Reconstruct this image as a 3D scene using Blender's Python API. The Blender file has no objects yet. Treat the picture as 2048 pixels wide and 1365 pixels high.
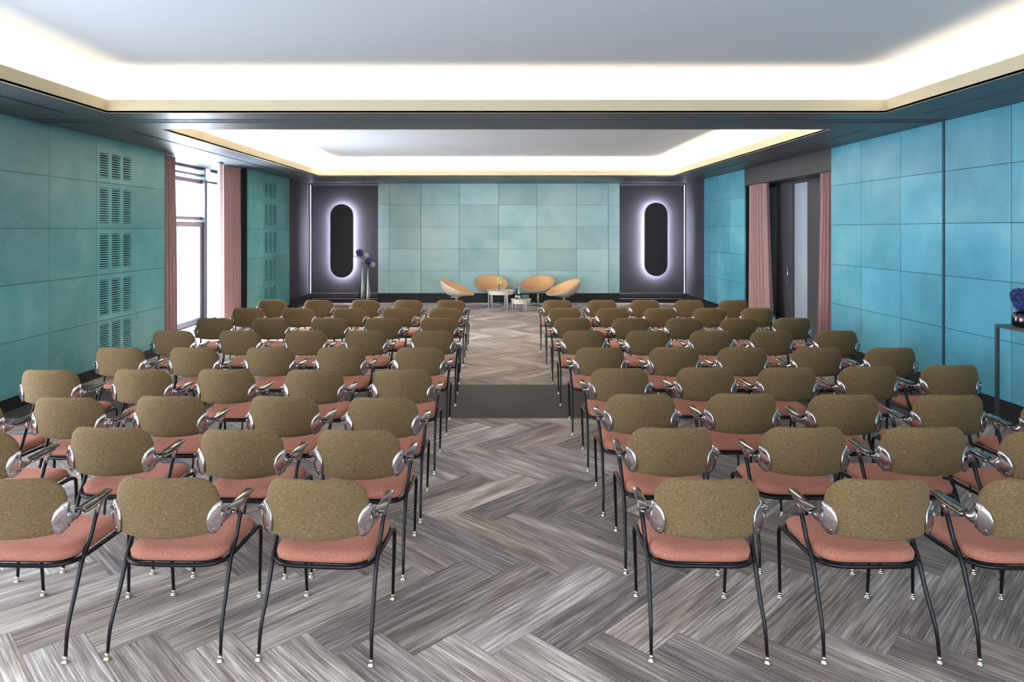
import bpy, bmesh, math, random
from mathutils import Vector, Matrix
R = math.radians
PI = math.pi
random.seed(7)
scene = bpy.context.scene
COL = scene.collection

# ------------------------------------------------------------------ camera / world / light
F = 1365.3            # focal length in pixels of the 2048 wide frame (24 mm on 36 mm)
VX, VY, H = 992.0, 459.0, 1.92   # vanishing point and camera height
cam_d = bpy.data.cameras.new('camera'); cam = bpy.data.objects.new('camera', cam_d); COL.objects.link(cam)
cam_d.sensor_width = 36.0; cam_d.lens = 24.0
cam_d.shift_x = (1024 - VX) / 2048.0
cam_d.shift_y = -(682.5 - VY) / 2048.0
cam.location = (0, 0, H); cam.rotation_euler = (R(90), 0, 0)
cam_d.clip_start = 0.05; cam_d.clip_end = 200
scene.camera = cam

w = bpy.data.worlds.new('sky'); scene.world = w; w.use_nodes = True
bg = w.node_tree.nodes['Background']; bg.inputs['Color'].default_value = (0.86, 0.93, 1.0, 1); bg.inputs['Strength'].default_value = 3.0

def area(name, loc, rot, sx, sy, power, color):
    d = bpy.data.lights.new(name, 'AREA'); d.shape = 'RECTANGLE'; d.size = sx; d.size_y = sy
    d.energy = power; d.color = color
    o = bpy.data.objects.new(name, d); COL.objects.link(o); o.location = loc; o.rotation_euler = rot
    return o
WARM = (1.0, 0.80, 0.55)
COVE_W = (4.6, 22.0)          # watts per metre of cove light
SOFF = 3.12            # lower ceiling height
TOP = 3.52             # raised ceiling height inside the trays
TRAYS = [(-4.0, 4.0, -0.6, 7.02), (-4.0, 4.0, 8.2, 15.45)]
for ti, (x0, x1, y0, y1) in enumerate(TRAYS):
    zl = 3.17; off = 0.17
    for (cx, cy, L, rz) in ((( x0 - off), (y0 + y1) / 2, y1 - y0 + .3, 90), ((x1 + off), (y0 + y1) / 2, y1 - y0 + .3, 90),
                            ((x0 + x1) / 2, y0 - off, x1 - x0 + .3, 0), ((x0 + x1) / 2, y1 + off, x1 - x0 + .3, 0)):
        area('cove_light', (cx, cy, zl), (R(180), 0, R(rz)), L, 0.07, COVE_W[ti] * L, WARM)
DAY = (0.84, 0.92, 1.0)
area('daylight', (-6.3, 12.4, 1.65), (0, R(-90), 0), 3.0, 4.4, 1150, DAY)
area('daylight', (-5.75, 3.1, 1.65), (0, R(-90), 0), 3.0, 4.6, 230, DAY)
area('daylight', (0, -2.1, 1.7), (R(90), 0, R(0)), 8.0, 2.6, 95, DAY)  # added fill light, enters by the added window behind the camera

scene.view_settings.view_transform = 'Standard'; scene.view_settings.look = 'None'
scene.view_settings.gamma = 1.0; scene.view_settings.use_curve_mapping = False
scene.view_settings.exposure = 0.93
try:
    scene.cycles.max_bounces = 8; scene.cycles.diffuse_bounces = 5; scene.cycles.glossy_bounces = 4
    scene.cycles.transparent_max_bounces = 8; scene.cycles.sample_clamp_indirect = 6.0
    scene.cycles.use_denoising = True; scene.cycles.caustics_reflective = False; scene.cycles.caustics_refractive = False
except Exception:
    pass

# ------------------------------------------------------------------ helpers
def lin(c):
    return tuple(((v / 255.0) / 12.92 if v / 255.0 <= 0.04045 else ((v / 255.0 + 0.055) / 1.055) ** 2.4) for v in c) + (1.0,)

def mat(name, rgb, rough=0.6, metal=0.0, coat=0.0, emis=None, estr=0.0):
    m = bpy.data.materials.new(name); m.use_nodes = True
    b = m.node_tree.nodes['Principled BSDF']
    b.inputs['Base Color'].default_value = lin(rgb); b.inputs['Roughness'].default_value = rough
    b.inputs['Metallic'].default_value = metal
    if coat: b.inputs['Coat Weight'].default_value = coat; b.inputs['Coat Roughness'].default_value = 0.1
    if emis: b.inputs['Emission Color'].default_value = lin(emis); b.inputs['Emission Strength'].default_value = estr
    return m

def N(m, t, **kw):
    n = m.node_tree.nodes.new(t)
    for k, v in kw.items(): setattr(n, k, v)
    return n
def Lk(m, a, b): m.node_tree.links.new(a, b)
def ramp(m, fac, stops):
    r = N(m, 'ShaderNodeValToRGB'); e = r.color_ramp.elements
    while len(e) < len(stops): e.new(0.5)
    for i, (p, c) in enumerate(stops): e[i].position = p; e[i].color = lin(c)
    Lk(m, fac, r.inputs['Fac']); return r.outputs['Color']
def coords(m, scale, kind='Object', loc=(0, 0, 0)):
    t = N(m, 'ShaderNodeTexCoord'); mp = N(m, 'ShaderNodeMapping'); mp.inputs['Scale'].default_value = scale
    mp.inputs['Location'].default_value = loc
    Lk(m, t.outputs[kind], mp.inputs['Vector']); return mp.outputs['Vector']
def noise(m, vec, scale, detail=4, rough=0.55, dist=0.0):
    n = N(m, 'ShaderNodeTexNoise'); n.inputs['Scale'].default_value = scale; n.inputs['Detail'].default_value = detail
    n.inputs['Roughness'].default_value = rough; n.inputs['Distortion'].default_value = dist
    Lk(m, vec, n.inputs['Vector']); return n.outputs['Fac']
def mixc(m, fac, a, b, mode='MIX'):
    x = N(m, 'ShaderNodeMix', data_type='RGBA', blend_type=mode)
    if isinstance(fac, float): x.inputs[0].default_value = fac
    else: Lk(m, fac, x.inputs[0])
    for i, v in ((6, a), (7, b)):
        if isinstance(v, tuple): x.inputs[i].default_value = v
        else: Lk(m, v, x.inputs[i])
    return x.outputs[2]
def bump(m, h, strength, dist=0.002):
    b = N(m, 'ShaderNodeBump'); b.inputs['Strength'].default_value = strength; b.inputs['Distance'].default_value = dist
    Lk(m, h, b.inputs['Height']); Lk(m, b.outputs['Normal'], m.node_tree.nodes['Principled BSDF'].inputs['Normal'])
def base(m, c): Lk(m, c, m.node_tree.nodes['Principled BSDF'].inputs['Base Color'])

def panel_mat(name, dark, mid, light, rough=0.42):
    """soft mottled leather-like panel paint, every panel a slightly different shade"""
    m = mat(name, mid, rough)
    v = coords(m, (1, 1, 1))
    n1 = noise(m, v, 0.9, 6, 0.6, 0.4)
    c = ramp(m, n1, [(0.30, dark), (0.5, mid), (0.72, light)])
    g = N(m, 'ShaderNodeNewGeometry')
    hs = N(m, 'ShaderNodeHueSaturation')
    mr = N(m, 'ShaderNodeMapRange'); mr.inputs['To Min'].default_value = 0.84; mr.inputs['To Max'].default_value = 1.14
    Lk(m, g.outputs['Random Per Island'], mr.inputs['Value']); Lk(m, mr.outputs['Result'], hs.inputs['Value'])
    Lk(m, c, hs.inputs['Color'])
    n2 = noise(m, v, 38, 5, 0.6)
    c2 = mixc(m, 0.10, hs.outputs['Color'], ramp(m, n2, [(0.3, dark), (0.7, light)]))
    base(m, c2); bump(m, n2, 0.12, 0.002)
    return m

def fabric_mat(name, dark, mid, light, sx=80, sz=400):
    m = mat(name, mid, 0.95)
    v = coords(m, (sx, sx, sz))
    n1 = noise(m, v, 1.0, 3, 0.7)
    c = ramp(m, n1, [(0.32, dark), (0.5, mid), (0.68, light)])
    v2 = coords(m, (sz, sx, sx)); n2 = noise(m, v2, 1.3, 2, 0.6)
    c2 = mixc(m, 0.22, c, ramp(m, n2, [(0.35, dark), (0.65, light)]))
    base(m, c2); bump(m, n1, 0.25, 0.0015)
    b = m.node_tree.nodes['Principled BSDF']; b.inputs['Sheen Weight'].default_value = 0.5
    b.inputs['Sheen Roughness'].default_value = 0.4
    b.inputs['Sheen Tint'].default_value = lin(light)
    return m

M = {}
M['teal_left'] = panel_mat('teal_green_panels', (66, 136, 140), (90, 158, 160), (124, 180, 178))
M['teal_right'] = panel_mat('turquoise_panels', (60, 138, 162), (84, 162, 186), (122, 186, 200))
M['aqua_back'] = panel_mat('pale_aqua_panels', (154, 198, 200), (178, 214, 214), (206, 227, 221))
M['charcoal'] = mat('charcoal_paint', (62, 60, 66), 0.6)
M['black'] = mat('black_skirting', (20, 18, 20), 0.5)
M['soffit'] = mat('slate_grey_ceiling', (74, 78, 84), 0.45)
M['white'] = mat('ceiling_white', (208, 212, 218), 0.9)
M['cream'] = mat('cream_fascia', (188, 176, 148), 0.8)
M['backing'] = mat('dark_backing', (12, 14, 16), 0.8)
M['olive'] = fabric_mat('olive_brown_fabric', (70, 54, 31), (104, 83, 52), (138, 114, 77))
M['salmon'] = fabric_mat('salmon_fabric', (134, 80, 66), (168, 104, 86), (192, 130, 108), 160, 300)
M['tube'] = mat('black_steel_tube', (30, 28, 30), 0.3, 0.6)
M['chrome'] = mat('polished_aluminium', (190, 180, 182), 0.15, 1.0)
M['glide'] = mat('brass_chrome_glide', (225, 215, 190), 0.15, 1.0)
M['armtop'] = mat('glossy_dark_arm_pad', (84, 78, 74), 0.14, 0.5, 0.6)
M['satin'] = mat('satin_steel', (214, 212, 210), 0.38, 0.6)
M['tan'] = mat('tan_leather', (232, 184, 134), 0.45)
M['shell'] = mat('taupe_shell', (218, 196, 174), 0.4)
M['cream_wood'] = mat('cream_lacquer', (236, 220, 200), 0.35)
M['silver'] = mat('brushed_silver', (190, 186, 180), 0.22, 1.0)
M['vase_dark'] = mat('dark_pewter', (90, 86, 86), 0.18, 1.0)
M['purple'] = mat('purple_petal', (78, 66, 150), 0.7)
M['blue_petal'] = mat('blue_petal', (44, 56, 112), 0.7)
M['white_petal'] = mat('white_petal', (240, 236, 220), 0.7)
M['yellow_petal'] = mat('pale_yellow_petal', (240, 230, 150), 0.7)
M['leaf'] = mat('green_leaf', (40, 66, 34), 0.5)
M['frame'] = mat('window_frame_grey', (64, 72, 80), 0.4, 0.3)
M['led'] = mat('led_white', (255, 255, 255), 0.5, 0, 0, (236, 232, 255), 80.0)
M['led_line'] = mat('led_line_white', (255, 255, 255), 0.5, 0, 0, (236, 232, 255), 3.5)
M['led_dim'] = mat('led_dim_edge', (220, 218, 230), 0.3, 0.8)
M['plastic'] = mat('white_plastic', (215, 215, 215), 0.5)
M['bottle_dark'] = mat('dark_bottle_label', (24, 24, 28), 0.3)
M['mirror'] = mat('frosted_mirror_glass', (196, 208, 224), 0.22, 0.4)
M['pill'] = mat('black_pill_panel', (34, 34, 38), 0.55)

def glass_mat(name, tint, mixf=0.12):
    m = bpy.data.materials.new(name); m.use_nodes = True; nt = m.node_tree; nt.nodes.clear()
    o = nt.nodes.new('ShaderNodeOutputMaterial'); t = nt.nodes.new('ShaderNodeBsdfTransparent')
    g = nt.nodes.new('ShaderNodeBsdfGlossy'); x = nt.nodes.new('ShaderNodeMixShader')
    t.inputs['Color'].default_value = tint; g.inputs['Roughness'].default_value = 0.03; x.inputs[0].default_value = mixf
    nt.links.new(t.outputs[0], x.inputs[1]); nt.links.new(g.outputs[0], x.inputs[2]); nt.links.new(x.outputs[0], o.inputs[0])
    return m
M['glass'] = glass_mat('window_glass', (0.95, 0.98, 1.0, 1), 0.06)
M['clear_glass'] = glass_mat('tumbler_glass', (0.88, 0.92, 0.93, 1), 0.22)

# curtain: dusty pink, weave
m = mat('dusty_pink_curtain', (168, 128, 128), 0.85)
n1 = noise(m, coords(m, (120, 120, 300)), 1.0, 2, 0.6)
base(m, ramp(m, n1, [(0.3, (160, 124, 124)), (0.7, (196, 160, 158))])); m.node_tree.nodes['Principled BSDF'].inputs['Sheen Weight'].default_value = 0.2
M['curtain'] = m

# herringbone carpet planks: colour from UV (metres along / across) + a random id per plank
m = mat('herringbone_carpet', (120, 112, 108), 1.0)
uv = N(m, 'ShaderNodeUVMap'); uv.uv_map = 'plank'
at = N(m, 'ShaderNodeAttribute'); at.attribute_name = 'rnd'; at.attribute_type = 'GEOMETRY'
def uvs(sx, sy):
    mp = N(m, 'ShaderNodeMapping'); mp.inputs['Scale'].default_value = (sx, sy, 1)
    Lk(m, uv.outputs['UV'], mp.inputs['Vector']); return mp.outputs['Vector']
broad = noise(m, uvs(1.6, 11.0), 1.0, 3, 0.6)
streak = noise(m, uvs(1.3, 58.0), 1.0, 4, 0.7)
fine = noise(m, uvs(3.0, 150.0), 1.0, 2, 0.7)
grain = noise(m, uvs(280.0, 280.0), 1.0, 2, 0.7)
def mth(op, a, b=None):
    x = N(m, 'ShaderNodeMath', operation=op)
    for i, v in ((0, a), (1, b)):
        if v is None: continue
        if isinstance(v, (int, float)): x.inputs[i].default_value = v
        else: Lk(m, v, x.inputs[i])
    return x.outputs[0]
s1 = mth('ADD', mth('MULTIPLY', broad, 0.42), mth('MULTIPLY', streak, 0.52))
s2 = mth('ADD', s1, mth('MULTIPLY', mth('SUBTRACT', fine, 0.5), 0.46))
s3 = mth('ADD', s2, mth('MULTIPLY', mth('SUBTRACT', grain, 0.5), 0.34))
sep = N(m, 'ShaderNodeSeparateColor'); Lk(m, at.outputs['Color'], sep.inputs[0])
s4 = mth('ADD', s3, mth('MULTIPLY', mth('SUBTRACT', sep.outputs[0], 0.5), 0.13))
c = ramp(m, s4, [(0.30, (92, 82, 77)), (0.42, (134, 121, 115)), (0.52, (174, 161, 153)), (0.60, (214, 202, 194)), (0.70, (250, 246, 240))])
tint = ramp(m, sep.outputs[1], [(0.0, (204, 184, 170)), (0.5, (198, 188, 182)), (1.0, (188, 180, 190))])
c = mixc(m, 0.55, c, tint, 'MULTIPLY'); c = mixc(m, 1.0, c, (1.22, 1.24, 1.25, 1), 'MULTIPLY')
ea = N(m, 'ShaderNodeAttribute'); ea.attribute_name = 'edge'; se = N(m, 'ShaderNodeSeparateColor'); Lk(m, ea.outputs['Color'], se.inputs[0])
def edge(ch, wdt):
    d = mth('MINIMUM', ch, mth('SUBTRACT', 1.0, ch)); x = N(m, 'ShaderNodeMapRange'); x.inputs['From Max'].default_value = wdt; x.inputs['To Min'].default_value = 0.62
    Lk(m, d, x.inputs['Value']); return x.outputs['Result']
eg = mth('MULTIPLY', edge(se.outputs[0], .004), edge(se.outputs[1], .016))
hv = N(m, 'ShaderNodeHueSaturation'); Lk(m, c, hv.inputs['Color']); Lk(m, eg, hv.inputs['Value']); c = hv.outputs['Color']
base(m, c); bump(m, s3, 0.5, 0.004)
m.node_tree.nodes['Principled BSDF'].inputs['Specular IOR Level'].default_value = 0.1
M['carpet'] = m
m.node_tree.nodes['Principled BSDF'].inputs['Sheen Weight'].default_value = 0.10
m.node_tree.nodes['Principled BSDF'].inputs['Sheen Roughness'].default_value = 0.5
m = mat('charcoal_carpet', (66, 62, 60), 1.0)
g1 = noise(m, coords(m, (260, 260, 260)), 1.0, 2, 0.7)
base(m, ramp(m, g1, [(0.3, (48, 45, 43)), (0.7, (92, 87, 84))])); bump(m, g1, 0.5, 0.003)
M['threshold'] = m

class MB:
    def __init__(s): s.v = []; s.f = []; s.mi = []; s.sm = []
    def add(s, vs, fs, mi=0, sm=False):
        o = len(s.v); s.v += [tuple(p) for p in vs]
        for f in fs: s.f.append(tuple(i + o for i in f)); s.mi.append(mi); s.sm.append(sm)
    def box(s, a, b, mi=0):
        (x0, y0, z0), (x1, y1, z1) = [[min(p) for p in zip(a, b)], [max(p) for p in zip(a, b)]]
        s.add([(x0, y0, z0), (x1, y0, z0), (x1, y1, z0), (x0, y1, z0), (x0, y0, z1), (x1, y0, z1), (x1, y1, z1), (x0, y1, z1)],
              [(0, 3, 2, 1), (4, 5, 6, 7), (0, 1, 5, 4), (1, 2, 6, 5), (2, 3, 7, 6), (3, 0, 4, 7)], mi)
    def rbox(s, a, b, r, mi=0, seg=2, mtx=None):
        bm = bmesh.new(); bmesh.ops.create_cube(bm, size=1)
        c = [(p + q) / 2 for p, q in zip(a, b)]; d = [abs(q - p) for p, q in zip(a, b)]
        for v in bm.verts: v.co = Vector((c[0] + v.co.x * d[0], c[1] + v.co.y * d[1], c[2] + v.co.z * d[2]))
        bmesh.ops.bevel(bm, geom=bm.edges[:], offset=min(r, min(d) * .49), segments=seg, affect='EDGES', profile=0.5)
        if mtx: bm.transform(mtx)
        bm.verts.index_update()
        s.add([v.co[:] for v in bm.verts], [[v.index for v in f.verts] for f in bm.faces], mi, True); bm.free()
    def tube(s, pts, rad, seg=8, mi=0, closed=False, flat=1.0):
        pts = [Vector(p) for p in pts]; n = len(pts)
        if not isinstance(rad, (list, tuple)): rad = [rad] * n
        vs = []; up = None
        for i, p in enumerate(pts):
            if closed: t = (pts[(i + 1) % n] - pts[i - 1]).normalized()
            else: t = (pts[min(i + 1, n - 1)] - pts[max(i - 1, 0)]).normalized()
            if up is None:
                up = Vector((0, 0, 1)) if abs(t.z) < .9 else Vector((0, 1, 0))
            up = (up - t * up.dot(t)).normalized(); sd = t.cross(up)
            for k in range(seg):
                a = 2 * PI * k / seg
                vs.append(p + (sd * math.cos(a) + up * math.sin(a) * flat) * rad[i])
        fs = []
        for i in range(n if closed else n - 1):
            j = (i + 1) % n
            for k in range(seg):
                l = (k + 1) % seg; fs.append((i * seg + k, i * seg + l, j * seg + l, j * seg + k))
        if not closed: fs.append(tuple(range(seg))[::-1]); fs.append(tuple((n - 1) * seg + k for k in range(seg)))
        s.add(vs, fs, mi, True)
    def lathe(s, prof, c=(0, 0, 0), seg=20, mi=0):
        vs = []; fs = []; n = len(prof)
        for (r, z) in prof:
            for k in range(seg):
                a = 2 * PI * k / seg; vs.append((c[0] + r * math.cos(a), c[1] + r * math.sin(a), c[2] + z))
        for i in range(n - 1):
            for k in range(seg):
                l = (k + 1) % seg; fs.append((i * seg + k, i * seg + l, (i + 1) * seg + l, (i + 1) * seg + k))
        fs.append(tuple(range(seg))[::-1]); fs.append(tuple((n - 1) * seg + k for k in range(seg)))
        s.add(vs, fs, mi, True)
    def build(s, name, mats, parent=None, kind=None):
        me = bpy.data.meshes.new(name); me.from_pydata(s.v, [], s.f)
        for mm in (mats if isinstance(mats, (list, tuple)) else [mats]): me.materials.append(mm)
        me.polygons.foreach_set('material_index', s.mi); me.polygons.foreach_set('use_smooth', s.sm); me.update()
        o = bpy.data.objects.new(name, me); COL.objects.link(o)
        if parent: o.parent = parent
        if kind: o['kind'] = kind
        return o

def sharp(o, ang=40):
    me = o.data
    try: me.set_sharp_from_angle(angle=R(ang))
    except Exception: pass
    return o
def tag(o, label, cat, group=None):
    o['label'] = label; o['category'] = cat
    if group: o['group'] = group
    return o
def thing(name, label, cat, loc=(0, 0, 0), rz=0, group=None):
    o = bpy.data.objects.new(name, None); COL.objects.link(o); o.location = loc; o.rotation_euler = (0, 0, rz)
    o.empty_display_size = 0.1
    return tag(o, label, cat, group)
def crom(pts, sub=4):
    P = [Vector(p) for p in pts]; P = [P[0] * 2 - P[1]] + P + [P[-1] * 2 - P[-2]]; out = []
    for i in range(1, len(P) - 2):
        for k in range(sub):
            t = k / sub; a, b, c, d = P[i - 1:i + 3]
            out.append(0.5 * ((2 * b) + (c - a) * t + (2 * a - 5 * b + 4 * c - d) * t * t + (3 * b - a - 3 * c + d) * t ** 3))
    out.append(P[-2]); return out
def copy_tree(o, parent=None):
    c = o.copy(); COL.objects.link(c)
    if parent: c.parent = parent
    for ch in [x for x in KIDS.get(o.name, [])]: copy_tree(ch, c)
    return c
KIDS = {}
def note_kids(root):
    KIDS[root.name] = list(root.children)
    for ch in root.children: note_kids(ch)

# ------------------------------------------------------------------ floor
XL, XR = -5.12, 4.95          # near parts of the side walls
XL2 = -4.87                   # far left wall
YB = 17.85                    # back wall
YF = -1.6                     # wall behind the camera
W_, L_ = 0.25, 1.0
def plank_floor(name, xr, yr):
    bm = bmesh.new(); l2 = bm.loops.layers.float_color.new('edge'); uvl = bm.loops.layers.uv.new('plank'); cl = bm.loops.layers.float_color.new('rnd')
    q = 1 / math.sqrt(2); X0, Y0 = -0.546, 3.25; rnd = random.Random(3)
    def addp(u0, u1, v0, v1, along_u, ox, oy):
        P = [(u0, v0), (u1, v0), (u1, v1), (u0, v1)]
        w3 = [(ox + (u + v) * q, oy + (u - v) * q) for u, v in P]
        if max(p[0] for p in w3) < xr[0] or min(p[0] for p in w3) > xr[1] or max(p[1] for p in w3) < yr[0] or min(p[1] for p in w3) > yr[1]: return
        vs = [bm.verts.new((p[0], p[1], 0)) for p in w3]
        f = bm.faces.new(vs[::-1]); r = rnd.random() * 97; r2 = rnd.random() * 53; cc = (rnd.random(), rnd.random(), 0, 1)
        fl = 1 if rnd.random() < .5 else -1
        for lp in f.loops:
            k = vs.index(lp.vert); u, v = P[k]
            a, b = (u - u0, v - v0) if along_u else (v - v0, u - u0)
            lp[uvl].uv = (a * fl + r, b + r2); lp[cl] = cc; lp[l2] = (a / L_, b / W_, 0, 1)
    # lattice: steps (W,W) -> x by W*sqrt2 ; (2L,0)~(L,-L) -> y by L*sqrt2
    for j in range(int(yr[0] / 1.414) - 4, int(yr[1] / 1.414) + 4):
        for k in range(int(xr[0] / .3536) - 6, int(xr[1] / .3536) + 8):
            ox = X0 + k * W_ * math.sqrt(2); oy = Y0 + j * L_ * math.sqrt(2)
            addp(0, L_, 0, W_, True, ox, oy)
            addp(L_, L_ + W_, -L_ + W_, W_, False, ox, oy)
    for co, no in (((xr[0], 0, 0), (-1, 0, 0)), ((xr[1], 0, 0), (1, 0, 0)), ((0, yr[0], 0), (0, -1, 0)), ((0, yr[1], 0), (0, 1, 0))):
        bmesh.ops.bisect_plane(bm, geom=bm.verts[:] + bm.edges[:] + bm.faces[:], plane_co=co, plane_no=no, clear_outer=True)
    bmesh.ops.recalc_face_normals(bm, faces=bm.faces[:])
    for f in bm.faces:
        if f.normal.z < 0: f.normal_flip()
    me = bpy.data.meshes.new(name); bm.to_mesh(me); bm.free(); me.materials.append(M['carpet'])
    o = bpy.data.objects.new(name, me); COL.objects.link(o); o['kind'] = 'structure'; return o
FX = (-5.95, 5.5)
plank_floor('floor', FX, (YF, 6.93)); plank_floor('floor', FX, (8.43, YB + .1))
b = MB(); b.box((FX[0], 6.93, -.05), (FX[1], 8.43, 0.0)); b.build('floor', M['threshold'], kind='structure')
b = MB(); b.box((FX[0], YF, -.2), (FX[1], YB + .1, -.055)); b.build('floor', M['backing'], kind='structure')

# ------------------------------------------------------------------ panelled walls
GAP = 0.004
def wall_panels(name, side, plane, us, vs, material, holes=(), thick=.03, back=.14):
    """side 'L','R': panels in the Y-Z plane facing the room; 'B': X-Z plane facing -Y."""
    mb = MB()
    def bx(u0, u1, v0, v1, d0, d1, mi):
        if side == 'L': mb.box((plane - d0, u0, v0), (plane - d1, u1, v1), mi)
        elif side == 'R': mb.box((plane + d0, u0, v0), (plane + d1, u1, v1), mi)
        elif side == 'B': mb.box((u0, plane + d0, v0), (u1, plane + d1, v1), mi)
        else: mb.box((u0, plane - d0, v0), (u1, plane - d1, v1), mi)
    for i in range(len(us) - 1):
        for j in range(len(vs) - 1):
            u0, u1, v0, v1 = us[i] + GAP, us[i + 1] - GAP, vs[j] + GAP * .7, vs[j + 1] - GAP * .7
            hs = [h for h in holes if h[0] < u1 and h[1] > u0 and h[2] < v1 and h[3] > v0]
            if not hs: bx(u0, u1, v0, v1, 0, thick, 0); continue
            cu = sorted({u0, u1} | {min(max(x, u0), u1) for h in hs for x in h[:2]})
            cv = sorted({v0, v1} | {min(max(x, v0), v1) for h in hs for x in h[2:]})
            # one welded grid so the panel stays one island
            idx = {}; vsx = []; fs = []
            def vid(u, v, d):
                k = (round(u, 5), round(v, 5), d)
                if k not in idx:
                    idx[k] = len(vsx)
                    vsx.append((plane - d, u, v) if side == 'L' else (plane + d, u, v) if side == 'R' else (u, plane + d, v))
                return idx[k]
            for a in range(len(cu) - 1):
                for c_ in range(len(cv) - 1):
                    um, vm = (cu[a] + cu[a + 1]) / 2, (cv[c_] + cv[c_ + 1]) / 2
                    if any(h[0] < um < h[1] and h[2] < vm < h[3] for h in hs): continue
                    q4 = [(cu[a], cv[c_]), (cu[a + 1], cv[c_]), (cu[a + 1], cv[c_ + 1]), (cu[a], cv[c_ + 1])]
                    fs.append(tuple(vid(u, v, 0) for u, v in q4))
                    for e in range(4):
                        p, q = q4[e], q4[(e + 1) % 4]
                        fs.append((vid(*p, 0), vid(*p, thick), vid(*q, thick), vid(*q, 0)))
            mb.add(vsx, fs, 0)
    bx(us[0], us[-1], vs[0], vs[-1], thick + .012, back, 1)
    return mb.build(name, [material, M['backing']], kind='structure')

VL = [.14, .73, 1.33, 1.93, 2.53, SOFF]
VR = [.25, .835, 1.41, 1.985, 2.56, SOFF]
GROWS = [(2.595, 2.914), (2.004, 2.464), (1.405, 1.861), (.80, 1.261), (.23, .68)]
def gcols(y0): return [(y0 + k * .277, y0 + k * .277 + .205) for k in range(3)]
g1c, g2c = gcols(8.822), gcols(14.39)
def gholes(cols): return [(a, b_, z0, z1) for (a, b_) in cols for (z0, z1) in GROWS]
wall_panels('wall_left', 'L', XL, [5.6, 6.87, 7.823, 8.749, 10.55], VL, M['teal_left'], gholes(g1c))
wall_panels('wall_left', 'L', XL, [YF, .8], VL, M['teal_left'])
wall_panels('wall_left', 'L', XL2, [13.43, 14.33, 15.22, 16.1], VL, M['teal_left'], gholes(g2c))
wall_panels('wall_right', 'R', XR, [-1.58, -.45, .55, 1.55, 2.55, 3.55, 4.55, 5.55, 6.555, 7.53], VR, M['teal_right'])
wall_panels('wall_right', 'R', XR, [7.57, 8.354, 9.258, 10.087], VR, M['teal_right'])
wall_panels('wall_right', 'R', XR, [13.6, 14.44, 15.32, 16.24], VR, M['teal_right'])
wall_panels('wall_back', 'B', YB - .02, [-3.085, -2.78, -1.967, -.954, .065, 1.07, 2.10, 2.93, 3.23], VR, M['aqua_back'])
b = MB(); b.box((FX[0], YF - .15, 0), (-4.2, YF, SOFF)); b.box((4.2, YF - .15, 0), (FX[1], YF, SOFF)); b.box((-4.2, YF - .15, 0), (4.2, YF, .3)); b.box((-4.2, YF - .15, 2.95), (4.2, YF, SOFF)); b.build('wall_front', M['charcoal'], kind='structure')
b = MB()
for k in range(6): b.box((-4.2 + k * 1.664, YF - .10, .3), (-4.12 + k * 1.664, YF - .04, 2.95))
b.box((-4.2, YF - .10, .3), (4.2, YF - .04, .38)); b.box((-4.2, YF - .10, 2.87), (4.2, YF - .04, 2.95))
wf = b.build('added_fill_window', M['frame'], kind='structure')  # added unseen window, lets fill light in onto the chair backs
b = MB(); b.box((-4.12, YF - .075, .38), (4.12, YF - .07, 2.87)); b.build('window_pane', M['glass'], wf)
# end pieces of the left wall panels (return into the window bays)
b = MB(); b.box((XL - .16, 10.552, 0), (-5.95, 10.43, SOFF)); b.box((XL - .16, 5.6, 0), (-5.95, 5.72, SOFF)); b.box((XL - .16, .68, 0), (-5.5, .8, SOFF))
b.build('wall_left', M['charcoal'], kind='structure')
b = MB(); b.box((XL2 - .01, 16.1, 0), (XL2 - .15, YB, SOFF)); b.build('wall_left', M['charcoal'], kind='structure')
b = MB(); b.box((XR + .01, 16.24, 0), (XR + .15, YB, SOFF)); b.build('wall_right', M['charcoal'], kind='structure')
b = MB(); b.box((XL2 - .145, 15.1, 0), (-5.95, 15.2, SOFF)); b.build('wall_left', M['charcoal'], kind='structure')
# dark back wall left and right of the aqua panels
b = MB(); b.box((XL2 - .15, YB, 0), (-3.085, YB + .12, SOFF)); b.box((3.23, YB, 0), (XR + .15, YB + .12, SOFF)); b.box((-3.085, YB + .13, 0), (3.23, YB + .2, SOFF))
b.build('wall_back', M['charcoal'], kind='structure')
# niche on the right: back plane, reveals, pelmet
XN = 5.38
b = MB(); b.box((XN, 10.0, 0), (XN + .1, 13.7, SOFF)); b.box((XR + .15, 9.98, 0), (XN, 10.08, SOFF)); b.box((XR + .15, 13.61, 0), (XN, 13.71, SOFF))
b.build('wall_right', M['charcoal'], kind='structure')
b = MB(); b.box((XR, 10.09, 2.79), (XR + .03, 13.597, SOFF)); b.box((XR + .03, 10.09, 2.79), (XN - .02, 13.597, 2.815)); b.build('trim_1', M['charcoal'], kind='structure')
# skirtings
b = MB(); b.box((XL - .012, 5.6, 0), (XL - .14, 10.55, .135)); b.box((XL - .012, YF, 0), (XL - .14, .8, .135)); b.box((XL2 - .012, 13.43, 0), (XL2 - .14, 16.09, .135)); b.box((XL2 + .012, 16.1, 0), (XL2 - .009, YB - .03, .24)); b.build('baseboard_left', M['black'], kind='structure')
b = MB(); b.box((XR + .012, -1.58, 0), (XR + .14, 10.087, .245)); b.box((XR + .012, 13.6, 0), (XR + .14, 16.23, .245)); b.box((XR - .012, 16.24, 0), (XR + .009, YB - .03, .24)); b.build('baseboard_right', M['black'], kind='structure')
b = MB(); b.box((-3.08, YB - .01, 0), (3.225, YB + .12, .245)); b.box((XL2 + .012, YB - .03, 0), (-3.09, YB - .001, .155)); b.box((3.235, YB - .03, 0), (XR - .012, YB - .001, .155)); b.build('baseboard_back', M['black'], kind='structure')
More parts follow.
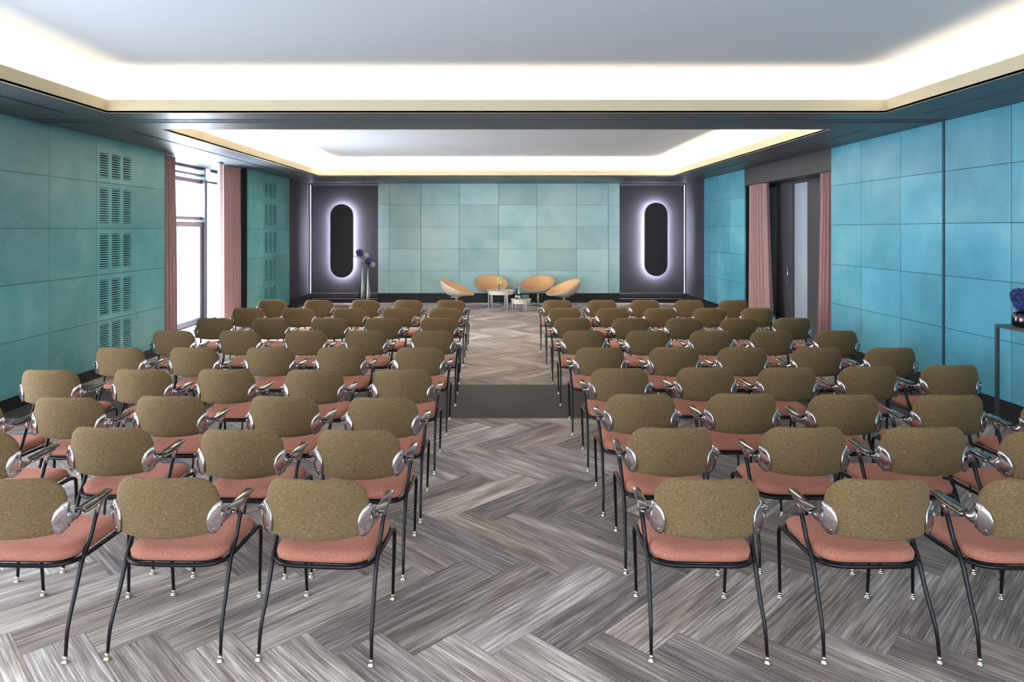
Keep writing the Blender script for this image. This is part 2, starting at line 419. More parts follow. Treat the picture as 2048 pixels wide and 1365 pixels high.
# slim metal frame lines on the dark back panels
b = MB()
for (x0, x1) in ((-4.80, -3.09), (3.235, 4.90)):
    b.box((x0, YB - .008, 3.075), (x1, YB - .001, 3.09)); b.box((x0, YB - .008, .245), (x1, YB - .001, .257)); b.box((x0, YB - .036, .105), (x1, YB - .0305, .117))
b.build('trim_2', M['led_dim'], kind='structure')
# wall joint profile on the right wall (folding wall jamb)
b = MB(); b.box((XR - .006, 7.532, .0), (XR + .1, 7.545, SOFF - .01), 1); b.box((XR + .01, 7.545, 0), (XR + .1, 7.569, SOFF - .01), 0); b.build('trim_3', [M['backing'], M['frame']], kind='structure')

# ventilation grilles: slats set in the openings of the left wall
def grille(plane, cols, label):
    g = thing('ventilation_grille', label, 'vent', (plane, cols[0][0], 0), 0, 'ventilation grilles in the left wall')
    for (a, c_) in cols:
        for (z0, z1) in GROWS:
            mb = MB(); n = max(1, round((z1 - z0) / .0305)); p = (z1 - z0) / n
            for k in range(n):
                zz = z0 + (k + .5) * p - .0085
                mb.box((.0, a - cols[0][0] + .001, zz), (-.012, c_ - cols[0][0] - .001, zz + .017))
            mb.build('slat_panel', M['teal_left'], g)
    return g
grille(XL, g1c, 'tall grid of slotted air grilles in the near teal wall before the window')
grille(XL2, g2c, 'tall grid of slotted air grilles in the far teal wall beyond the window curtain')

# ------------------------------------------------------------------ ceiling
def plate_with_holes(name, x0, x1, y0, y1, z0, z1, holes, material):
    mb = MB(); xs = sorted({x0, x1} | {h[0] for h in holes} | {h[1] for h in holes}); ys = sorted({y0, y1} | {h[2] for h in holes} | {h[3] for h in holes})
    for i in range(len(xs) - 1):
        for j in range(len(ys) - 1):
            cx, cy = (xs[i] + xs[i + 1]) / 2, (ys[j] + ys[j + 1]) / 2
            if any(h[0] < cx < h[1] and h[2] < cy < h[3] for h in holes): continue
            mb.box((xs[i], ys[j], z0), (xs[i + 1], ys[j + 1], z1))
    return mb.build(name, material, kind='structure')
SLX = 4.45
slots = [(-SLX - .02, -SLX + .02, -1.0, 7.06), (SLX - .02, SLX + .02, -1.0, 7.06), (-SLX - .02, -SLX + .02, 8.36, 14.37), (SLX - .02, SLX + .02, 8.2, 14.37)]
track = [(XL + .01, XR - .01, 7.42, 7.70)]
plate_with_holes('ceiling', FX[0], FX[1], YF, YB + .12, SOFF, SOFF + .02, TRAYS + slots + track, M['soffit'])
# slot boxes (dark) and the folding-wall track with its two aluminium rails
b = MB()
for s in slots:
    b.box((s[0] - .01, s[2], SOFF + .05), (s[1] + .01, s[3], SOFF + .06))
b.build('trim_4', M['backing'], kind='structure')
b = MB(); b.box((XL + .01, 7.42, SOFF + .045), (XR - .01, 7.70, SOFF + .06), 0); b.box((XL + .01, 7.50, SOFF + .001), (XR - .01, 7.535, SOFF + .045), 1); b.box((XL + .01, 7.60, SOFF + .001), (XR - .01, 7.63, SOFF + .045), 1)
b.box((XL + .01, 7.56, SOFF + .012), (XR - .01, 7.575, SOFF + .045), 2)
b.build('trim_5', [M['backing'], M['soffit'], M['silver']], kind='structure')
TW = .34
for (x0, x1, y0, y1) in TRAYS:
    # fascia ring
    b = MB(); t = .018; zf = 3.255
    b.box((x0, y0, SOFF - .002), (x0 - t, y1, zf)); b.box((x1, y0, SOFF - .002), (x1 + t, y1, zf))
    b.box((x0 - t, y1, SOFF - .002), (x1 + t, y1 + t, zf)); b.box((x0 - t, y0, SOFF - .002), (x1 + t, y0 - t, zf))
    b.build('trim_6', M['cream'], kind='structure')
    # raised tray: side walls and lid, trough floor
    b = MB(); a0, a1, c0, c1 = x0 - TW, x1 + TW, y0 - TW, y1 + TW
    b.box((a0, c0, TOP), (a1, c1, TOP + .05)); b.box((a0, c0, SOFF + .02), (a0 - .02, c1, TOP)); b.box((a1, c0, SOFF + .02), (a1 + .02, c1, TOP))
    b.box((a0, c0, SOFF + .02), (a1, c0 - .02, TOP)); b.box((a0, c1, SOFF + .02), (a1, c1 + .02, TOP))
    b.box((a0, c0, SOFF + .021), (x0 - t, c1, SOFF + .03)); b.box((a1, c0, SOFF + .021), (x1 + t, c1, SOFF + .03))
    b.box((x0 - t, c0, SOFF + .021), (x1 + t, y0 - t, SOFF + .03)); b.box((x0 - t, c1, SOFF + .021), (x1 + t, y1 + t, SOFF + .03))
    b.build('ceiling', M['white'], kind='structure')
# outer roof keeps daylight out of the ceiling void
b = MB(); b.box((FX[0], YF - .15, TOP + .1), (FX[1], YB + .2, TOP + .2)); b.box((FX[0] - .05, YF - .15, SOFF), (FX[0], YB + .2, TOP + .1)); b.box((FX[1], YF - .15, 0), (FX[1] + .05, YB + .2, TOP + .1))
b.box((FX[0], YB + .2, 0), (FX[1], YB + .25, TOP + .1)); b.box((FX[0] - .05, 5.72, 0), (FX[0], 10.43, SOFF)); b.box((FX[0] - .05, 15.2, 0), (FX[0], YB + .2, SOFF)); b.box((FX[0] - .05, YF, 0), (FX[0], .68, SOFF))
b.build('wall_outer', M['charcoal'], kind='structure')

# ------------------------------------------------------------------ windows on the left
XW = -5.75
def window_far():
    fr = MB(); x0, x1 = XW, XW - .1
    def fb(y0, y1, z0, z1, d=0): fr.box((x0 + d, y0, z0), (x1, y1, z1))
    fb(10.56, 15.1, 0, .12); fb(10.56, 15.1, 3.07, SOFF)
    fb(10.56, 10.66, .12, 3.07); fb(13.24, 13.36, .12, 3.07, .10); fb(13.50, 13.56, .12, 3.07, .0); fb(14.18, 14.26, .12, 3.07); fb(15.0, 15.1, .12, 3.07)
    fb(11.80, 11.90, .12, 3.07)
    fb(10.66, 13.5, 2.80, 2.88, .04); fb(13.56, 15.0, 2.84, 2.88, .03)
    fb(11.9, 13.24, 2.94, 2.98, .05); fb(11.9, 13.24, 2.10, 2.16, .04); fb(11.9, 13.24, 1.97, 2.06, .06)
    fb(11.9, 11.98, .12, 1.97, .05); fb(13.12, 13.24, .12, 1.97, .06); fb(11.98, 13.12, .12, .22, .05)
    fo = fr.build('window_1', M['frame'], kind='structure')
    g = MB(); g.box((XW - .045, 10.66, .12), (XW - .05, 15.0, 3.07)); g.build('window_pane', M['glass'], fo)
    return fo
w1 = window_far()
b = MB(); b.box((XL - .2, 10.56, .0), (XW + .001, 13.42, .035)); b.box((XW + .25, 10.56, .035), (XW + .001, 13.42, .10)); b.build('trim_7', M['plastic'], kind='structure')
fr = MB()
for y in (.8, 2.3, 3.8, 5.5): fr.box((-5.30, y, .12), (-5.40, y + .1, 3.05))
for (z0, z1) in ((0, .12), (2.0, 2.1), (3.02, SOFF)): fr.box((-5.30, .8, z0), (-5.40, 5.6, z1))
wo = fr.build('window_2', M['frame'], kind='structure')
g = MB(); g.box((-5.345, .9, .12), (-5.35, 5.5, 3.05)); g.build('window_pane', M['glass'], wo)

def at(px, py, Y): return Vector(((px - VX) / F * Y, Y, H - (py - VY) / F * Y))

# little devices on the ceiling / window
t = thing('ceiling_detector', 'small grey round detector on the ceiling in front of the window', 'detector', (-4.93, 12.2, SOFF))
b = MB(); b.lathe([(.055, 0), (.055, -.02), (.035, -.04), (.012, -.05)]); b.build('housing', M['soffit'], t)
t = thing('window_opener', 'white box shaped opener mounted high on the window mullion', 'window opener', (XW + .105, 13.3, 2.88))
b = MB(); b.rbox((.0, -.05, 0), (.07, .05, .22), .015); b.build('housing', M['plastic'], t)
b = MB(); b.tube([(.035, 0, 0), (.035, 0, -.12)], .008); b.build('arm', M['silver'], t)
for (px, lab) in ((729, 'small ceiling sprinkler above the left dark wall panel'), (997, 'small ceiling sprinkler above the middle of the pale aqua wall')):
    t = thing('ceiling_sprinkler', lab, 'sprinkler', ((px - VX) / F * 17.3, 17.3, SOFF), 0, 'ceiling sprinklers along the back wall')
    b = MB(); b.lathe([(.03, 0), (.03, -.006), (.008, -.01), (.008, -.03), (.018, -.034), (.018, -.038)], seg=10); b.build('nozzle', M['silver'], t)

# ------------------------------------------------------------------ curtains
def curtain(name, x, y0, y1, z0, z1, folds, amp, label, flare=(0, 0), seed=1):
    rnd = random.Random(seed); ph = [rnd.uniform(-.5, .5) for _ in range(6)]
    mb = MB(); nu, nz = folds * 10, 14; vs = []; fs = []
    for side in (0, 1):
        for j in range(nz + 1):
            tz = j / nz; z = z0 + (z1 - z0) * tz
            ya = y0 + flare[0] * (1 - tz) ** 1.6; yb = y1 + flare[1] * (1 - tz) ** 1.6
            for i in range(nu + 1):
                u = i / nu; a = 2 * PI * folds * u + .35 * math.sin(3 * u * PI + ph[0]) + .25 * math.sin(tz * 3 + ph[1])
                am = amp * (1 + .25 * math.sin(5 * u + ph[2]) + .25 * (1 - tz))
                vs.append((x + am * math.sin(a) + side * .006, ya + (yb - ya) * u + .25 * am * math.sin(2 * a + ph[3]), z))
    n = (nz + 1) * (nu + 1)
    for side in (0, 1):
        for j in range(nz):
            for i in range(nu):
                p = side * n + j * (nu + 1) + i; q = (p, p + 1, p + nu + 2, p + nu + 1)
                fs.append(q if side else q[::-1])
    for j in range(nz):
        for i in (0, nu):
            p = j * (nu + 1) + i; fs.append((p, p + nu + 1, p + nu + 1 + n, p + n))
    for i in range(nu):
        for j in (0, nz):
            p = j * (nu + 1) + i; fs.append((p, p + 1, p + 1 + n, p + n))
    mb.add(vs, fs, 0, True); o = sharp(mb.build(name, M['curtain']), 60)
    tag(o, label, 'curtain', 'dusty pink floor length curtains'); return o
curtain('curtain', -5.30, 10.62, 11.25, .06, SOFF - .01, 5, .075, 'dusty pink curtain bunched at the near left edge of the bright window', (0, .05), 1)
curtain('curtain', -5.12, 12.62, 14.0, .06, SOFF - .01, 9, .075, 'dusty pink curtain beside the far edge of the window, lit pale by daylight', (-.02, .0), 2)
curtain('curtain', 5.06, 10.17, 10.60, .03, 2.787, 4, .06, 'dusty pink curtain at the near side of the dark right doorway, next to turquoise panels', (0, .10), 3)
curtain('curtain', 5.06, 12.78, 13.55, .03, 2.787, 6, .062, 'dusty pink curtain at the far side of the dark right doorway', (-.22, 0), 4)

# glazed doors inside the right niche
b = MB(); b.box((XN - .001, 10.1, 0.0), (XN - .045, 11.70, 2.74)); b.box((XN - .001, 12.27, 0), (XN - .045, 12.97, 2.74)); b.box((XN - .001, 11.70, 0), (XN - .02, 12.27, .05)); b.box((XN - .001, 12.97, 0), (XN - .02, 13.6, .05)); b.box((XN - .001, 10.1, 2.74), (XN - .03, 13.6, 2.785))
do = b.build('door_1', M['charcoal'], kind='structure')
for (y0, y1) in ((11.70, 12.27), (12.97, 13.59)):
    b = MB(); b.box((XN - .012, y0 + .004, .052), (XN - .018, y1 - .004, 2.738)); b.build('door_pane', M['mirror'], do)
b = MB(); b.tube([(XN - .10, 12.36, .95), (XN - .10, 12.36, 1.25)], .01); b.tube([(XN - .10, 12.36, .98), (XN - .045, 12.36, .98)], .008); b.tube([(XN - .10, 12.36, 1.22), (XN - .045, 12.36, 1.22)], .008); b.build('door_handle', M['silver'], do)

# ------------------------------------------------------------------ back lit pills and corner light lines
def pill_outline(hw, hh, seg=24):
    P = []
    for k in range(seg + 1): a = PI * k / seg; P.append((hw * math.cos(a), hh - hw + hw * math.sin(a)))
    for k in range(seg + 1): a = PI + PI * k / seg; P.append((hw * math.cos(a), -hh + hw + hw * math.sin(a)))
    return P
def pill(cx, cz, hw, hh, label):
    t = thing('wall_lamp', label, 'wall lamp', (cx, YB, cz), 0, 'backlit oval lamps on the dark back wall')
    P = pill_outline(hw, hh); n = len(P); b = MB()
    vs = [(x, -.135, z) for x, z in P] + [(x, -.110, z) for x, z in P]
    fs = [tuple(range(n)), tuple(range(2 * n - 1, n - 1, -1))] + [(i, i + n, (i + 1) % n + n, (i + 1) % n) for i in range(n)]
    b.add(vs, fs); sharp(b.build('face_panel', M['pill'], t))
    P2 = pill_outline(hw - .03, hh - .03); b = MB()
    vs = [(x, -.10, z) for x, z in P2] + [(x, -.06, z) for x, z in P2]
    b.add(vs, [(i, i + n, (i + 1) % n + n, (i + 1) % n) for i in range(n)]); b.build('light_strip', M['led'], t)
    P3 = pill_outline(hw - .05, hh - .05); b = MB()
    vs = [(x, -.111, z) for x, z in P3] + [(x, -.001, z) for x, z in P3]
    b.add(vs, [tuple(range(n)), tuple(range(2 * n - 1, n - 1, -1))] + [(i, i + n, (i + 1) % n + n, (i + 1) % n) for i in range(n)]); b.build('mounting_box', M['pill'], t)
s_ = YB / F
pill((685.5 - VX) * s_, H - (482 - VY) * s_, .295, .955, 'backlit black oval wall lamp with white glow, behind the tall silver vases')
pill((1310 - VX) * s_, H - (479 - VY) * s_, .295, .955, 'backlit black oval wall lamp with white glow, right of the aqua wall')
for (x, sg, lab) in ((XL2 + .03, 1, 'thin vertical white light line in the back left corner'), (XR - .03, -1, 'thin vertical white light line in the back right corner')):
    b = MB(); b.box((x - .005, YB - .04, .25), (x + .005, YB - .028, 3.08)); o = b.build('light_line', M['led_line']); tag(o, lab, 'light strip', 'vertical light lines in the back corners')
    b = MB(); b.box((x - .018, YB - .027, .25), (x + .018, YB - .002, 3.08)); b.build('mounting_rail', M['frame'], o)

# ------------------------------------------------------------------ the conference armchair
def make_chair():
    root = thing('armchair', '', 'chair')
    RAD = .37; YC = -.302; ZC = .690
    def arcp(s, z, n):      # n: distance along the rearward normal
        th = s / RAD; lean = (z - .68) * -.05
        return (math.sin(th) * (RAD + n), YC + RAD - math.cos(th) * (RAD + n) + lean, z)
    half = [(0, .822), (.10, .822), (.14, .820), (.178, .811), (.214, .787), (.240, .750), (.250, .711), (.248, .672), (.240, .630), (.230, .592), (.217, .569), (.192, .558), (.11, .553), (0, .551)]
    hp = [(p.x, p.y) for p in crom([(a, c_, 0) for a, c_ in half], 3)]
    out = hp + [(-a, c_) for a, c_ in hp[-2:0:-1]]
    n = len(out)
    for (nm, mt) in (('backrest', 'olive'),):
        b = MB(); vs = []; fs = []; rings = [(.0, 1), (.35, 1), (.65, .99), (.82, .95), (.92, .82), (.97, .6), (1.0, .2)]
        rr = [(r_, h_ * .021) for r_, h_ in rings] + [(r_, -h_ * .021) for r_, h_ in rings[::-1]]
        for (r_, h_) in rr:
            for (s, z) in out:
                vs.append(arcp(s * r_ * (1 if r_ < 1 else 1), ZC + (z - ZC) * r_, h_))
        for i in range(len(rr) - 1):
            for k in range(n):
                l = (k + 1) % n; fs.append((i * n + k, i * n + l, (i + 1) * n + l, (i + 1) * n + k))
        b.add(vs, fs, 0, True); bo = b.build(nm, M[mt], root)
        bm = bmesh.new(); bm.from_mesh(bo.data); bmesh.ops.remove_doubles(bm, verts=bm.verts[:], dist=1e-5); bmesh.ops.recalc_face_normals(bm, faces=bm.faces[:]); bm.to_mesh(bo.data); bm.free()
    # seat
    def so(a):
        c_, s_ = math.cos(a), math.sin(a); e = .42
        x = math.copysign(abs(c_) ** e, c_); y = math.copysign(abs(s_) ** e, s_)
        Y = .02 + .228 * y; wdt = .232 + .012 * (y + 1) / 2
        return x * wdt, Y
    b = MB(); vs = []; fs = []; na = 48
    rings = [(0, 0), (.3, 0), (.55, 0), (.75, -.002), (.87, -.006), (.94, -.014), (.98, -.025), (1.0, -.036), (.985, -.046), (.93, -.05), (0, -.05)]
    def seatz(x, y): return .455 + .014 * (x / .23) ** 2 * (1 if y < .1 else .4) - .008 * math.cos((y + .02) * 9) + .006 - (max(0, y - .14) ** 2) * 2.2
    for (r_, dz) in rings:
        for k in range(na):
            x, y = so(2 * PI * k / na + 1e-4); x, y = x * r_, .02 + (y - .02) * r_
            vs.append((x, y, (seatz(x, y) if dz > -.04 else .452) + dz if dz > -.045 else .408 + (dz + .05)))
    for i in range(len(rings) - 1):
        for k in range(na):
            l = (k + 1) % na; fs.append((i * na + k, (i + 1) * na + k, (i + 1) * na + l, i * na + l))
    b.add(vs, fs, 0, True); bo = b.build('seat', M['salmon'], root)
    bm = bmesh.new(); bm.from_mesh(bo.data); bmesh.ops.remove_doubles(bm, verts=bm.verts[:], dist=1e-5); bmesh.ops.recalc_face_normals(bm, faces=bm.faces[:]); bm.to_mesh(bo.data); bm.free()
    # seat frame ring + under tray
    b = MB(); b.tube([(x * 1.015, .02 + (y - .02) * 1.015, .396) for x, y in (so(2 * PI * k / 40 + 1e-4) for k in range(40))], .0105, 8, 0, True)
    b.rbox((-.205, -.18, .392), (.205, .215, .406), .006)
    for sg in (-1, 1): b.tube([(sg * .228, -.142, .396), (sg * .246, -.142, .388)], .009, 6)
    b.build('seat_frame', M['tube'], root)
    gl = [(.0165, 0), (.0165, .004), (.011, .009), (.0085, .014), (.0095, .02), (.009, .028)]
    for sg in (-1, 1):
        pts = crom([(.2555, -.270, .022), (.2525, -.250, .142), (.247, -.190, .271), (.245, -.140, .387), (.248, -.088, .462), (.254, -.062, .54), (.262, -.050, .59)], 4)
        npt = len(pts); rad = [.0075 + .0035 * min(1, i / (npt * .45)) for i in range(npt)]
        b = MB(); b.tube([(sg * p.x, p.y, p.z) for p in pts], rad, 8); lg = b.build('leg', M['tube'], root)
        b = MB(); b.lathe(gl, (sg * .2555, -.272, 0), 12); b.build('foot_glide', M['glide'], lg)
        pts = crom([(.236, .03, .392), (.241, .13, .393), (.243, .19, .392), (.243, .228, .380), (.241, .246, .345), (.236, .256, .24), (.231, .262, .12), (.228, .266, .022)], 4)
        npt = len(pts); rad = [.011 - .0035 * max(0, (i / npt - .45) / .55) for i in range(npt)]
        b = MB(); b.tube([(sg * p.x, p.y, p.z) for p in pts], rad, 8); lg = b.build('leg', M['tube'], root)
        b = MB(); b.lathe(gl, (sg * .228, .267, 0), 12); b.build('foot_glide', M['glide'], lg)
    # arms
    for sg in (-1, 1):
        b = MB()
        # cast bracket: half-moon plate hugging the pad edge, neck sweeping to the arm
        st = []
        for (s, zt, zb) in ((.190, .630, .604), (.195, .652, .582), (.203, .670, .566), (.215, .684, .560), (.230, .695, .566), (.244, .702, .578), (.254, .699, .588)):
            p = arcp(s, (zt + zb) / 2, .024); st.append((p[0], p[1], (zt + zb) / 2, (zt - zb) / 2))
        for (x, y, zt, zb) in ((.246, -.243, .682, .592), (.251, -.238, .662, .597), (.257, -.228, .647, .603), (.263, -.216, .639, .608), (.268, -.203, .637, .613), (.272, -.190, .639, .620)):
            st.append((x, y, (zt + zb) / 2, (zt - zb) / 2))
        vs = []; fs = []; K = 9
        for i, (x, y, zc, hh) in enumerate(st):
            bulge = .006
            for layer in (0, 1):
                for k in range(K):
                    u = -1 + 2 * k / (K - 1); off = (bulge * (1 - u * u) if layer == 0 else -.006)
                    vs.append((sg * (x + off * .35), y - off, zc + hh * u))
        for i in range(len(st) - 1):
            A = i * 2 * K; B = A + 2 * K
            for k in range(K - 1):
                fs.append((A + k, B + k, B + k + 1, A + k + 1)); fs.append((A + K + k, A + K + k + 1, B + K + k + 1, B + K + k))
            fs.append((A, A + K, B + K, B)); fs.append((A + K - 1, B + K - 1, B + 2 * K - 1, A + 2 * K - 1))
        for A in (0, (len(st) - 1) * 2 * K):
            for k in range(K - 1): fs.append((A + k, A + k + 1, A + K + k + 1, A + K + k))
        b.add(vs, fs, 0, True)
        # cradle running forward under the pad, post sleeve
        cr = crom([(.270, -.186, .628), (.271, -.15, .626), (.272, -.09, .629), (.272, -.02, .634), (.271, .012, .640)], 3)
        b.tube([(sg * p.x, p.y, p.z) for p in cr], [.012, .013, .014, .015, .016, .016, .016, .016, .016, .015, .013, .011, .008][:len(cr)], 10, 0, False, .62)
        b.tube([(sg * .2595, -.053, .575), (sg * .265, -.047, .605), (sg * .270, -.04, .63)], [.0125, .0125, .015], 10)
        br = b.build('arm_bracket', M['chrome'], root)
        bm = bmesh.new(); bm.from_mesh(br.data); bmesh.ops.recalc_face_normals(bm, faces=bm.faces[:]); bm.to_mesh(br.data); bm.free()
        for (s, z) in ((.236, .682), (.216, .584)):
            p = arcp(s, z, .031); q = arcp(s, z, .026); b = MB(); b.tube([(sg * q[0], q[1], z), (sg * p[0], p[1], z)], .0045, 8); b.build('screw', M['silver'], br)
        b = MB(); mt = Matrix.Translation((sg * .272, -.083, .650)) @ Matrix.Rotation(R(2.5), 4, 'X')
        b.rbox((-.025, -.107, -.008), (.025, .107, .008), .007, 0, 3)
        b.v = [tuple(mt @ Vector((x * (1 - .9 * (y + .107)), y, z))) for x, y, z in b.v]
        b.build('armrest', M['armtop'], root)
    return root

ROWS = [  # y of the backrest top, list of backrest centre x (aisle first)
    (961, [640, 334, 27], [1420, 1760, 2072]),
    (863, [720, 484, 222, -50], [1345, 1612, 1853, 2093]),
    (796, [767, 570, 340, 136, -68], [1283, 1487, 1692, 1901, 2124]),
    (740.5, [808, 630, 453, 285, 100], [1240, 1413, 1577, 1739, 1903]),
    (696, [841, 683, 540, 388, 240], [1200, 1350, 1487, 1637, 1784]),
    (662, [866, 733, 612, 480, 347], [1168, 1297, 1424, 1544, 1674]),
    (636.5, [878, 768, 660, 541, 429], [1147, 1263, 1370, 1479, 1585]),
    (616.5, [892, 798, 700, 598, 497], [1130, 1227, 1322, 1421, 1516]),
    (600.5, [903, 817, 732, 638, 545], [1115, 1204, 1290, 1379, 1467]),
]
YT = {(0, 'L'): [962, 959, 960], (0, 'R'): [961, 962, 964], (1, 'L'): [863, 862, 857, 866], (1, 'R'): [858, 857, 857, 866],
      (2, 'R'): [790, 789, 791, 792, 806], (2, 'L'): [797, 794, 794, 797, 803], (3, 'L'): [741, 741, 740, 740, 741], (3, 'R'): [738, 736, 736, 734, 731]}
RN = ['nearest row', 'second nearest row', 'third nearest row', 'fourth nearest row', 'fifth nearest row', 'sixth nearest row', 'seventh nearest row', 'second farthest row', 'farthest row']
SN = ['chair beside the aisle', 'second chair from the aisle', 'third chair from the aisle', 'fourth chair from the aisle', 'fifth chair, nearest the %s wall']
proto = make_chair(); note_kids(proto); used = False
rj = random.Random(11)
for ri, (yt0, Ls, Rs) in enumerate(ROWS):
    for sd, xs in (('L', Ls), ('R', Rs)):
        for ci, px in enumerate(xs):
            yt = YT.get((ri, sd), [yt0] * 6)[ci]
            d = (H - .822) * F / (yt - VY)
            c_ = proto if not used else copy_tree(proto); used = True
            yaw = (-2.2 if sd == 'L' else -0.8) + rj.uniform(-.9, .9)
            if ri == 0: yaw = {640: -4.4, 334: -1.7, 27: -2.0, 1420: -1.7, 1760: 0.0, 2072: -.5}[px]
            c_.location = ((px - VX) / F * (d + .055), d + .312, 0); c_.rotation_euler = (0, 0, R(yaw))
            side = 'left' if sd == 'L' else 'right'
            sn = SN[ci] % side if ci == 4 else SN[ci]
            adj = 'olive-backed armchair with salmon seat'
            cut = ', cut off by the frame' if (px < 50 or px > 2048) else ''
            if cut: sn = 'cut off at frame edge'; cut = ''
            tag(c_, f'{adj}, {side} block, {RN[ri]}, {sn}', 'chair', f'conference armchairs in rows {side} of the aisle')

# ------------------------------------------------------------------ lounge chairs
def lounge_chair():
    root = thing('lounge_chair', '', 'lounge chair')
    nt, nr = 48, 14
    def P(th, t, inset):
        hw, hd = .43 - inset, .40 - inset
        rx, ry = hw * math.sin(th), -hd * math.cos(th) + .02
        zr = .385 + .185 * (1 + math.cos(th)) * (1 + .0 * math.cos(th)) - inset * .15
        zb = .355 + inset * .9
        rho = math.sin(t * PI / 2) ** .8; k = 1 - math.cos(t * PI / 2) ** 1.0
        cx, cy = 0, .0
        return (cx + (rx - cx) * rho, cy + (ry - cy) * rho, zb + (zr - zb) * k ** 1.1)
    def surf(inset, flip):
        vs = []; fs = []
        for j in range(nr + 1):
            for i in range(nt): vs.append(P(2 * PI * i / nt, j / nr, inset))
        for j in range(nr):
            for i in range(nt):
                l = (i + 1) % nt; q = (j * nt + i, j * nt + l, (j + 1) * nt + l, (j + 1) * nt + i)
                fs.append(q[::-1] if flip else q)
        return vs, fs
    b = MB(); vs, fs = surf(0, False); n = len(vs); b.add(vs, fs, 0, True)
    v2, f2 = surf(.012, True); b.add(v2, f2, 0, True)
    b.f += [(nr * nt + i, nr * nt + (i + 1) % nt, n + nr * nt + (i + 1) % nt, n + nr * nt + i) for i in range(nt)]; b.mi += [0] * nt; b.sm += [True] * nt
    b.build('shell', M['shell'], root)
    b = MB(); vs, fs = surf(.0125, True); n = len(vs); b.add(vs, fs, 0, True); v2, f2 = surf(.045, True); b.add(v2, f2, 0, True)
    b.f += [(nr * nt + i, nr * nt + (i + 1) % nt, n + nr * nt + (i + 1) % nt, n + nr * nt + i) for i in range(nt)]; b.mi += [0] * nt; b.sm += [True] * nt
    b.build('cushion', M['tan'], root)
    b = MB(); b.tube([(0, 0, .05), (0, 0, .33)], .024, 14); b.rbox((-.15, -.10, .328), (.15, .10, .345), .006); b.tube([(0, 0, .33), (0, 0, .358)], .07, 14); b.build('pedestal', M['satin'], root)
    for k in range(4):
        a = PI / 4 + k * PI / 2; b = MB(); mt = Matrix.Rotation(a, 4, 'Z'); b.rbox((.0, -.028, .016), (.33, .028, .042), .005, 0, 2, mt)
        l = b.build('base_leg', M['satin'], root)
        b = MB(); b.lathe([(.016, 0), (.016, .016)], (.30 * math.cos(a), .30 * math.sin(a), 0), 10); b.build('foot_glide', M['backing'], l)
    return root
lc = lounge_chair(); note_kids(lc)
LC = [(913, 16.06, -100, 'tan egg-shaped lounge chair turned sideways, leftmost of the four on the stage'),
      (982, 17.25, -172, 'tan egg-shaped lounge chair facing us behind the larger round table'),
      (1076, 17.25, 158, 'tan egg-shaped lounge chair facing us behind the small table with bottles'),
      (1128, 16.06, 108, 'tan egg-shaped lounge chair turned sideways, rightmost of the four on the stage')]
for i, (px, Y, a, lab) in enumerate(LC):
    o = lc if i == 0 else copy_tree(lc)
    o.location = ((px - VX) / F * Y, Y, 0); o.rotation_euler = (0, 0, R(a)); tag(o, lab, 'lounge chair', 'egg-shaped lounge chairs around the tables')

# ------------------------------------------------------------------ side tables
def table(X, Y, rad, h, ap, lab):
    t = thing('side_table', lab, 'table', (X, Y, 0), 0, 'round side tables between the lounge chairs')
    b = MB(); b.lathe([(rad - .002, h - .018), (rad + .006, h - .016), (rad + .008, h - .006), (rad + .004, h), (.001, h)], seg=40); sharp(b.build('tabletop', M['cream_wood'], t), 35)
    b = MB(); b.lathe([(rad - .03, h - .019 - ap), (rad - .012, h - .019 - ap), (rad - .012, h - .0185)], seg=40); sharp(b.build('apron', M['cream_wood'], t), 35)
    for a in (R(205), R(300), R(60)):
        b = MB(); mt = Matrix.Rotation(a, 4, 'Z'); r0, r1 = rad - .09, rad - .004
        zt = h - .02
        for (x0, x1, z0, z1) in ((r1 - .004, r1 + .006, 0, zt), (r0 - .01, r0, 0, zt - ap), (r0, r1 - .004, 0, .012)):
            b.rbox((x0, -.02, z0), (x1, .02, z1), .002, 0, 1, mt)
        b.build('leg', M['satin'], t)
    return t
table(.107, 16.25, .314, .473, .075, 'larger taller round cream side table holding a yellow orchid')
table(.586, 16.0, .236, .29, .085, 'smaller lower round cream side table holding bottles and glasses')

def blob(b, c, r, mi, rnd, n=26, petal=.35):
    """flower head made of many small cupped petals on a sphere"""
    for k in range(n):
        z = 1 - 2 * (k + .5) / n; a = k * 2.39996; q = math.sqrt(1 - z * z); nr = Vector((q * math.cos(a), q * math.sin(a), z))
        t1 = nr.orthogonal().normalized(); t1 = Matrix.Rotation(rnd.uniform(0, 6), 3, nr) @ t1; t2 = nr.cross(t1)
        p = Vector(c) + nr * r * rnd.uniform(.78, 1.0); s = r * petal
        for e in range(4):
            d = t1 * math.cos(e * PI / 2) + t2 * math.sin(e * PI / 2); e2 = nr.cross(d)
            vs = [p - nr * s * .35, p + d * s * .55 + e2 * s * .42, p + d * s * 1.05 + nr * s * .28, p + d * s * .55 - e2 * s * .42]
            b.add(vs, [(0, 1, 2, 3)], mi, True)
    b.lathe([(r * .3, -r * .7), (r * .7, -r * .3), (r * .74, r * .1), (r * .5, r * .55), (r * .1, r * .72)], c, 12, mi)
def leaf(b, p, d, L, wd, mi=0):
    p, d = Vector(p), Vector(d).normalized(); s = d.cross(Vector((0, 0, 1))).normalized(); vs = []
    for k in range(6):
        u = k / 5; w2 = wd * math.sin(PI * min(.97, u * .93 + .04)); c = p + d * L * u + Vector((0, 0, -.25 * L * u * u))
        vs += [c - s * w2 + Vector((0, 0, w2 * .3)), c, c + s * w2 + Vector((0, 0, w2 * .3))]
    fs = []
    for k in range(5):
        for q in (0, 1): a = k * 3 + q; fs.append((a, a + 1, a + 4, a + 3))
    b.add(vs, fs, mi, True)
rf = random.Random(5)
